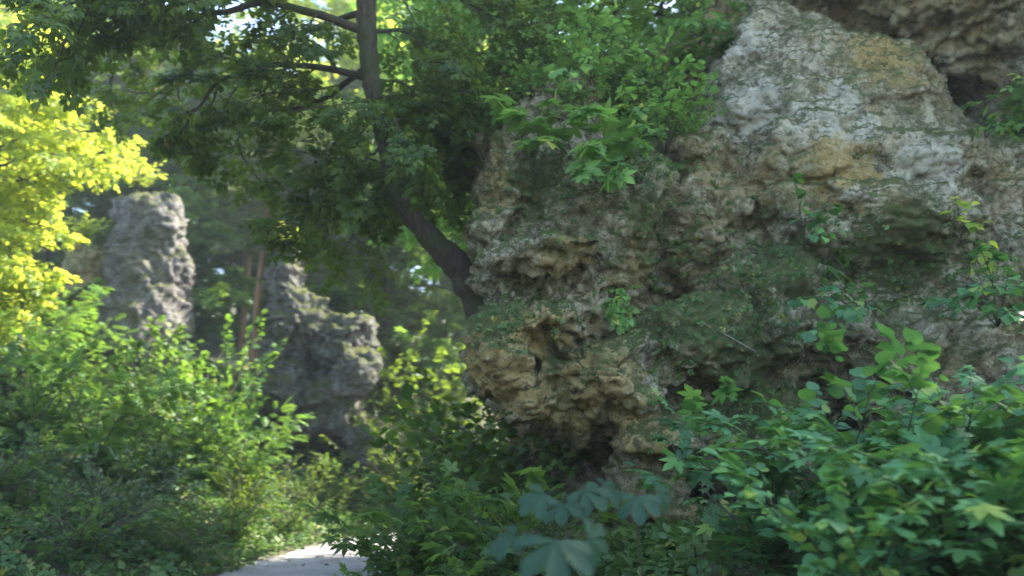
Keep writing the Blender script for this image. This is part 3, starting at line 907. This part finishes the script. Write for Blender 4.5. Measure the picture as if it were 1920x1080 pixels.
TP = ('trunk', 'branches', 'crown')
GT = 'trees of the wood behind the rocks'
for key, seed, H, cr, mt, px, Y, s, rz, lab in [
    ('t1', 61, 13, 3.6, M_LEAF, 720, 23, .72, .4, 'green tree right behind the bend of the leaning trunk'),
    ('t2', 62, 15, 4.0, M_LEAFF, 560, 33, .7, 1.9, 'light green tree behind the dark rock tower'),
    ('t1', 61, 13, 3.6, M_LEAF, 850, 25, .9, 3.0, 'tree directly behind the left edge of the overhang'),
    ('t2', 62, 15, 4.0, M_LEAFF, 330, 27, .72, 4.2, 'light tree showing between the tall pinnacle and the dark tower'),
    ('t1', 61, 13, 3.6, M_LEAF, 60, 27, .9, 5.0, 'green tree behind the left edge of the bank'),
    ('t2', 62, 15, 4.0, M_LEAFF, 130, 33, 1.0, 2.9, 'tree showing between the sunlit tree and the tall pinnacle'),
    ('t2', 62, 15, 4.0, M_LEAFF, 700, 38, 1.1, 5.4, 'tall light tree far behind the leaning trunk'),
    ('t1', 61, 13, 3.6, M_LEAF, 860, 36, 1.25, 1.2, 'tall tree far behind the overhang edge'),
    ('t2', 62, 15, 4.0, M_LEAFF, 260, 44, 1.2, 3.7, 'distant tree above the tall grey pinnacle'),
    ('t1', 61, 13, 3.6, M_LEAF, -60, 38, 1.2, 4.9, 'distant tree behind the sunlit tree at the left edge'),
    ('t2', 62, 15, 4.0, M_LEAFF, 380, 37, .95, .9, 'light green tree closing the gap behind the two orange pine trunks'),
    ('t2', 62, 15, 4.0, M_LEAFF, 490, 40, 1.0, 3.1, 'light green tree closing the gap just above the dark rock tower'),
    ('t1', 61, 13, 3.6, M_LEAF, 590, 46, 1.3, 2.2, 'tallest distant tree between the dark tower and the leaning trunk')]:
    g = ground_at(px, Y)
    spawn('broadleaf_tree', key, bt(seed, H, cr), (M_BARK, M_BARK, mt), g, rz, s, lab, 'tree', GT, TP)
spawn('broadleaf_tree', 'ty', lambda: make_tree(66, 17, 3.6, .52, 30, 7, 3, 1.2, 7, .40, L_FOUR, .2, .7), (M_BARK, M_BARK, M_LEAFY), ground_at(590, 29), 1.0, 1.05,
      'sunlit yellow green tree glinting through the dark crown left of the leaning trunk', 'tree', GT, TP)
spawn('broadleaf_tree', 'ty', None, None, ground_at(440, 31), 5.0, .78,
      'tree with leaves coloured as if sunlit, far behind the gap between the two grey rock pinnacles', 'tree', GT, TP)  # stands in shade; bright leaf colour gives it the sunlit look
spawn('broadleaf_tree', 'ty', None, None, ground_at(760, 30), 3.0, 1.05,
      'sunlit yellow green tree farther back, right of the leaning trunk', 'tree', GT, TP)
GP = 'pines in the wood behind'
for px, Y, s, rz, lab in [
    (238, 30, .85, .2, 'pine with an orange trunk rising behind the tall grey pinnacle'),
    (172, 32, .8, 2.2, 'pine trunk in the sun behind the brown rock stump'),
    (446, 31, .72, 1.0, 'pine with an orange trunk right of the hanging dark branches'),
    (418, 36, .75, 3.0, 'slim pine just left of the orange pine trunk in the centre left'),
    (475, 22, .50, 4.0, 'pale sunlit pine crown above the dark rock tower'),
    (555, 22.5, .50, 5.0, 'pale pine beside the leaning trunk behind the other pines')]:
    spawn('pine_tree', 'pine', pine, (M_PBARK, M_PBARK, M_PINE), ground_at(px, Y), rz, s, lab, 'pine', GP, TP)

# ------------------------------------------------------------------ trees and plants on the rock
dg = bpy.context.evaluated_depsgraph_get(); dg.update()
BVHS = []
for o in (ROCK, ROCK2):
    me = o.data
    vs = [o.matrix_world @ v.co if False else v.co + o.location for v in me.vertices]
    BVHS.append(BVHTree.FromPolygons(vs, [p.vertices[:] for p in me.polygons]))


def hit(px, py):
    d = Vector(ray(px, py).tolist()).normalized(); best = None
    for b_ in BVHS:
        r_ = b_.ray_cast(Vector((0, 0, CAM_H)), d)
        if r_[0] is not None and (best is None or r_[3] < best[2]):
            best = (r_[0], r_[1], r_[3])
    return best


def down(x, y, z=14):
    best = None
    for b_ in BVHS:
        r_ = b_.ray_cast(Vector((x, y, z)), Vector((0, 0, -1)))
        if r_[0] is not None and (best is None or r_[0].z > best.z): best = r_[0]
    return best


GTT = 'trees on top of the rock'
for key, seed, H, cr, x, y, s, rz, lab in [
    ('t3', 63, 8, 2.6, 11.0, 9.2, 1.5, 1.5, 'added unseen tree beyond the right edge of the frame, shading the hazel bushes'),  # unseen tree, added to keep direct sun off the hazel bushes
    ('t3', 63, 8, 2.6, .9, 12.2, 1.25, .5, 'tree on the rock whose branches fill the top centre'),
    ('t3', 63, 8, 2.6, 3.4, 12.2, 1.4, 2.5, 'tree on top of the pale slab above the top edge'),
    ('t3', 63, 8, 2.6, 6.6, 12.6, 1.4, 4.0, 'tree on the brown rock mass beyond the top right')]:
    h = down(x, y)
    z = h.z if h else tz(x, y)
    spawn('broadleaf_tree', key, bt(seed, H, cr, .24), (M_BARK, M_BARK, M_LEAFL), (x, y, z - .3), rz, s, lab, 'tree', GTT, TP)


def sapling(seed, px, py, lines, tpl, mat, size, label, name='sapling', nl=6, tl=.22, flat=.3, ntw=6, cat='sapling', group='small plants on the rock'):
    h = hit(px, py)
    if h is None: return
    base = np.array(h[0][:]) + np.array(h[1][:]) * -.03
    p = Plant(seed); Y0 = base[1]
    for (ex, ey, fw) in lines:
        e = A(ex, ey, Y0 - fw)
        mid = base * .5 + e * .5 + np.array([0, -.05, .1])
        p.branch(smooth_line([base, mid, e], 8), .009, .003, ntw, tl, nl, size, .3, flat, -.04, .05, 1.0)
    w, lf = p.done(tpl)
    r = empty(name, base)
    inv = Matrix.Translation(-Vector(base.tolist()))
    for nm, me, mt in (('stem', w, M_TWIG), ('foliage', lf, mat)):
        o = link(nm, me, mt, r); o.matrix_parent_inverse = inv
    tag(r, label, cat, group)


sapling(71, 1075, 300, [(980, 220, .5), (1040, 195, .5), (1000, 265, .6), (950, 200, .5)], L_MAPLE, M_LEAFL, .17, 'maple sapling with pointed lobed leaves on the left of the rock ledge', nl=3, tl=.22, ntw=4)
sapling(72, 1150, 310, [(1110, 210, .6), (1110, 275, .7), (1160, 320, .7), (1095, 315, .7), (1200, 270, .6)], L_MAPLE, M_LEAFL, .18, 'maple sapling with hanging bright leaves in the middle of the rock ledge', nl=4, tl=.2, ntw=4)
sapling(73, 1250, 300, [(1200, 120, .7), (1285, 130, .7), (1180, 180, .8), (1260, 190, .8), (1200, 240, .8), (1250, 90, .6), (1300, 170, .6)], L_HAZEL, M_LEAFL, .10, 'yellow green sapling at the left edge of the pale slab', nl=6, tl=.28, ntw=5)
sapling(74, 1200, 345, [(1170, 310, .5), (1240, 300, .5), (1120, 320, .5)], _need, M_FERN, .20, 'feathery spruce seedling hanging from the rock ledge', nl=6, tl=.25, ntw=4)
sapling(75, 1110, 170, [(1060, 60, .8), (1100, 110, .9), (1150, 50, .8), (1050, 130, .9), (1110, 20, .8)], L_HAZEL, M_LEAFL, .10, 'leafy shoot at the top centre above the maple saplings', nl=6, tl=.3, ntw=6)
sapling(76, 1000, 130, [(940, 60, .4), (900, 120, .5), (980, 30, .4), (930, 170, .5)], L_HAZEL, M_LEAFL, .09, 'shrub on the top left shoulder of the rock', name='shrub', nl=7, tl=.35, ntw=8, cat='shrub')
sapling(77, 1510, 470, [(1490, 345, .5), (1510, 400, .5), (1540, 440, .5), (1555, 395, .45)], L_HAZEL, M_LEAFB, .10, 'thin shoot with oval leaves low on the pale slab', nl=3, tl=.14, ntw=3)
sapling(78, 1850, 260, [(1835, 240, .2), (1870, 235, .2), (1890, 245, .2)], L_LONG, M_LEAFF, .14, 'little plant with narrow leaves in the diagonal crack', name='rock_plant', nl=4, tl=.08, ntw=2, cat='plant')
sapling(80, 1800, 460, [(1790, 375, .6), (1820, 420, .6), (1850, 490, .6), (1840, 530, .6)], L_HAZEL, M_LEAFY, .10, 'yellow green shoot in front of the mossy ledge at right', nl=3, tl=.14, ntw=3)
sapling(81, 1235, 500, [(1200, 470, .2), (1260, 480, .2), (1230, 520, .25), (1280, 460, .2)], L_OVAL, M_LEAF, .05, 'small creeping plant right of the horizontal crack', name='rock_plant', nl=8, tl=.2, ntw=6, cat='plant')
sapling(82, 1240, 620, [(1220, 590, .2), (1260, 630, .25), (1240, 650, .2)], L_OVAL, M_LEAF, .045, 'tiny leaved plant on the rock below the bare twig', name='rock_plant', nl=8, tl=.2, ntw=6, cat='plant')
sapling(83, 1400, 560, [(1380, 540, .2), (1440, 560, .25), (1420, 600, .2)], L_OVAL, M_LEAFD, .05, 'dark cushion of small leaves right of the bare twig', name='rock_plant', nl=8, tl=.22, ntw=7, cat='plant')
sapling(84, 1400, 740, [(1360, 720, .2), (1430, 730, .25), (1400, 790, .2), (1350, 690, .2)], L_OVAL, M_LEAF, .05, 'small leaved plant on the shaded rock above the lobed leaf bush', name='rock_plant', nl=8, tl=.22, ntw=7, cat='plant')
sapling(85, 1560, 480, [(1540, 520, .3), (1580, 540, .3), (1560, 500, .3)], L_LONG, M_LEAF, .16, 'tuft of long arching leaves under the thin shoot', name='grass_tuft', nl=6, tl=.08, ntw=3, cat='grass tuft')
sapling(86, 900, 230, [(880, 215, .1), (900, 190, .15)], L_OVAL, M_LEAFY, .05, 'yellow moss like cushion on the top left corner of the rock', name='moss_cushion', nl=14, tl=.15, ntw=8, cat='moss')
GS = 'shrubs on the shoulder of the rock'
for kind, px, Y, s, rz, lab in [
    ('ledge', 890, 8.7, .42, .4, 'green shrub on the outer left shoulder of the rock'),
    ('ledge', 1000, 8.6, .55, 1.9, 'shrub behind the left maple sapling on the rock shoulder'),
    ('ledge', 1110, 8.7, .62, 3.1, 'light green shrub high on the rock shoulder below the top edge'),
    ('broad', 1190, 9.6, .80, 4.6, 'shrub in the dark corner against the pale slab'),
    ('ledge', 1060, 9.4, 1.0, 4.0, 'bush behind the light green shrub on the rock shoulder'),
    ('mapleb', 1150, 10.2, 1.1, 2.2, 'lobed leaf shrub at the upper left corner of the pale slab'),
    ('ledge', 1240, 9.4, .95, 0.9, 'tall shrub touching the upper left edge of the pale slab'),
    ('ledge', 1290, 8.25, .38, 3.3, 'small bright bush growing on the left edge of the pale slab'),
    ('ledge', 1080, 8.35, .42, 2.4, 'leafy cushion in front of the recess on the rock shoulder'),
    ('ledge', 1180, 8.4, .45, 5.1, 'small bush above the hanging maple leaves')]:
    X = at(px, 300, Y)[0]; h = down(X, Y)
    b_, m_ = K[kind]
    spawn('shrub', kind, b_, m_, (X, Y, (h.z if h else 4.2) - .1), rz, s, lab, 'shrub', GS)
# bare twig
h = hit(1270, 590)
e0 = np.array(h[0][:]); e1 = A(1415, 658, e0[1] - .4)
pts = smooth_line([e0, e0 * .6 + e1 * .4 + np.array([0, 0, .04]), e1], 10)
r = empty('bare_twig', e0)
o = link('stem', tubes([(pts, np.linspace(.004, .008, len(pts))), (np.array([pts[7], pts[7] + [.1, 0, .08]]), [.004, .002])]), M_DEAD, r)
o.matrix_parent_inverse = Matrix.Translation(-Vector(e0.tolist()))
tag(r, 'pale bare twig sticking out of the rock face', 'twig')

sapling(87, 1870, 610, [(1840, 470, 1.0), (1890, 520, 1.2), (1820, 540, 1.1), (1760, 560, 1.0), (1900, 590, 1.4)], L_HAZEL, M_LEAFB, .13, 'loose leafy shoots climbing the right edge of the rock above the hazel bush', nl=5, tl=.22, ntw=4)
sapling(88, 1620, 590, [(1500, 560, .8), (1560, 540, .8), (1600, 580, .9), (1530, 620, .9)], L_HAZEL, M_LEAFB, .12, 'leafy shoots reaching left over the dark hollow above the hazel bushes', nl=4, tl=.2, ntw=4)
sapling(89, 1165, 540, [(1150, 590, .35), (1165, 600, .35), (1180, 595, .35), (1145, 570, .3)], L_OVAL, M_LEAFL, .10, 'pale green hanging fern clump in the middle of the rock face', name='fern', nl=9, tl=.13, ntw=4, cat='fern')
# moss and creeping leaves that nobody could count, on the rock
rng = np.random.default_rng(99)
P = []; D = []; N = []; S = []
zones = [(1010, 320, 110, 60, 260), (900, 420, 40, 120, 200), (960, 590, 70, 40, 260), (1400, 470, 160, 60, 500), (1650, 470, 160, 40, 600), (1720, 520, 120, 30, 400),
         (1450, 620, 150, 110, 900), (1300, 560, 90, 90, 500), (1380, 760, 90, 90, 600), (1180, 300, 100, 70, 400), (1250, 200, 60, 120, 300), (1750, 180, 150, 100, 200), (1100, 380, 120, 60, 200)]
for cx, cy, sx, sy, nn in zones:
    for _ in range(nn):
        hh = hit(rng.normal(cx, sx), rng.normal(cy, sy))
        if hh is None: continue
        nv = np.array(hh[1][:])
        if nv[2] < -.25: continue
        P.append(np.array(hh[0][:]) + nv * rng.uniform(-.01, .02)); D.append(rng.normal(0, 1, 3) + np.array([0, -.4, -.5]) + nv * .3); N.append(nv + rng.normal(0, .4, 3)); S.append(rng.uniform(.04, .11))
tag(link('creeping_leaves', leaves(P, D, N, S, L_FOUR, rng), M_GRASS), 'small creeping leaves spread over the rock face', 'ground cover', kind='stuff')

# ground cover of leaves and grass
P = []; D = []; N = []; S = []
nG = 42000
X = rng.uniform(-11, 6, nG * 2); Yy = rng.uniform(2.5, 24, nG * 2)
d, s_ = path_dist(X, Yy)
keep = (d > HW - .12 + .25 * rng.random(len(d))); X = X[keep][:nG]; Yy = Yy[keep][:nG]
Z = terrain(X, Yy)
P = np.stack([X, Yy, Z + rng.uniform(0, .12, len(X))], 1)
D = rng.normal(0, 1, (len(X), 3)); D[:, 2] = np.abs(D[:, 2]) * .7
N = rng.normal(0, .5, (len(X), 3)) + [0, 0, 1]
tag(link('undergrowth', leaves(P, D, N, rng.uniform(.10, .28, len(X)), L_FOUR, rng), M_GRASS), 'low leafy ground cover on the banks beside the path', 'ground cover', kind='stuff')

nL = 900
X = rng.uniform(-4.4, 3, nL); Yy = rng.uniform(6, 18.5, nL); d, s_ = path_dist(X, Yy)
k_ = (d < HW + .3) & (rng.random(nL) < .25 + .75 * (d / HW) ** 2); X = X[k_]; Yy = Yy[k_]
P = np.stack([X, Yy, np.full(len(X), .055)], 1)
D = rng.normal(0, 1, (len(X), 3)); D[:, 2] *= .15
N = rng.normal(0, .25, (len(X), 3)) + [0, 0, 1]
M_LIT = leaf_mat('fallen_leaf', (.10, .06, .03), (.17, .11, .05), (.22, .17, .07), (.10, .07, .02), .1, .8)
tag(link('leaf_litter', leaves(P, D, N, rng.uniform(.04, .09, len(X)), L_OVAL, rng), M_LIT), 'fallen leaves and bits of twig on the gravel path', 'leaf litter', kind='stuff')

# ------------------------------------------------------------------ haze
bm = bmesh.new(); bmesh.ops.create_cube(bm, size=1.0)
me = bpy.data.meshes.new('haze'); bm.to_mesh(me); bm.free()
mh = bpy.data.materials.new('haze_air'); mh.use_nodes = True
hn = mh.node_tree.nodes; hn.remove(hn['Principled BSDF'])
pv = hn.new('ShaderNodeVolumePrincipled'); pv.inputs['Density'].default_value = .0017
pv.inputs['Color'].default_value = (.85, .92, .9, 1); pv.inputs['Anisotropy'].default_value = .3
mh.node_tree.links.new(pv.outputs[0], hn['Material Output'].inputs['Volume'])
o = link('haze', me, mh, None, False)
o.scale = (900, 900, 60); o.location = (0, 250, 27)
tag(o, kind='stuff')
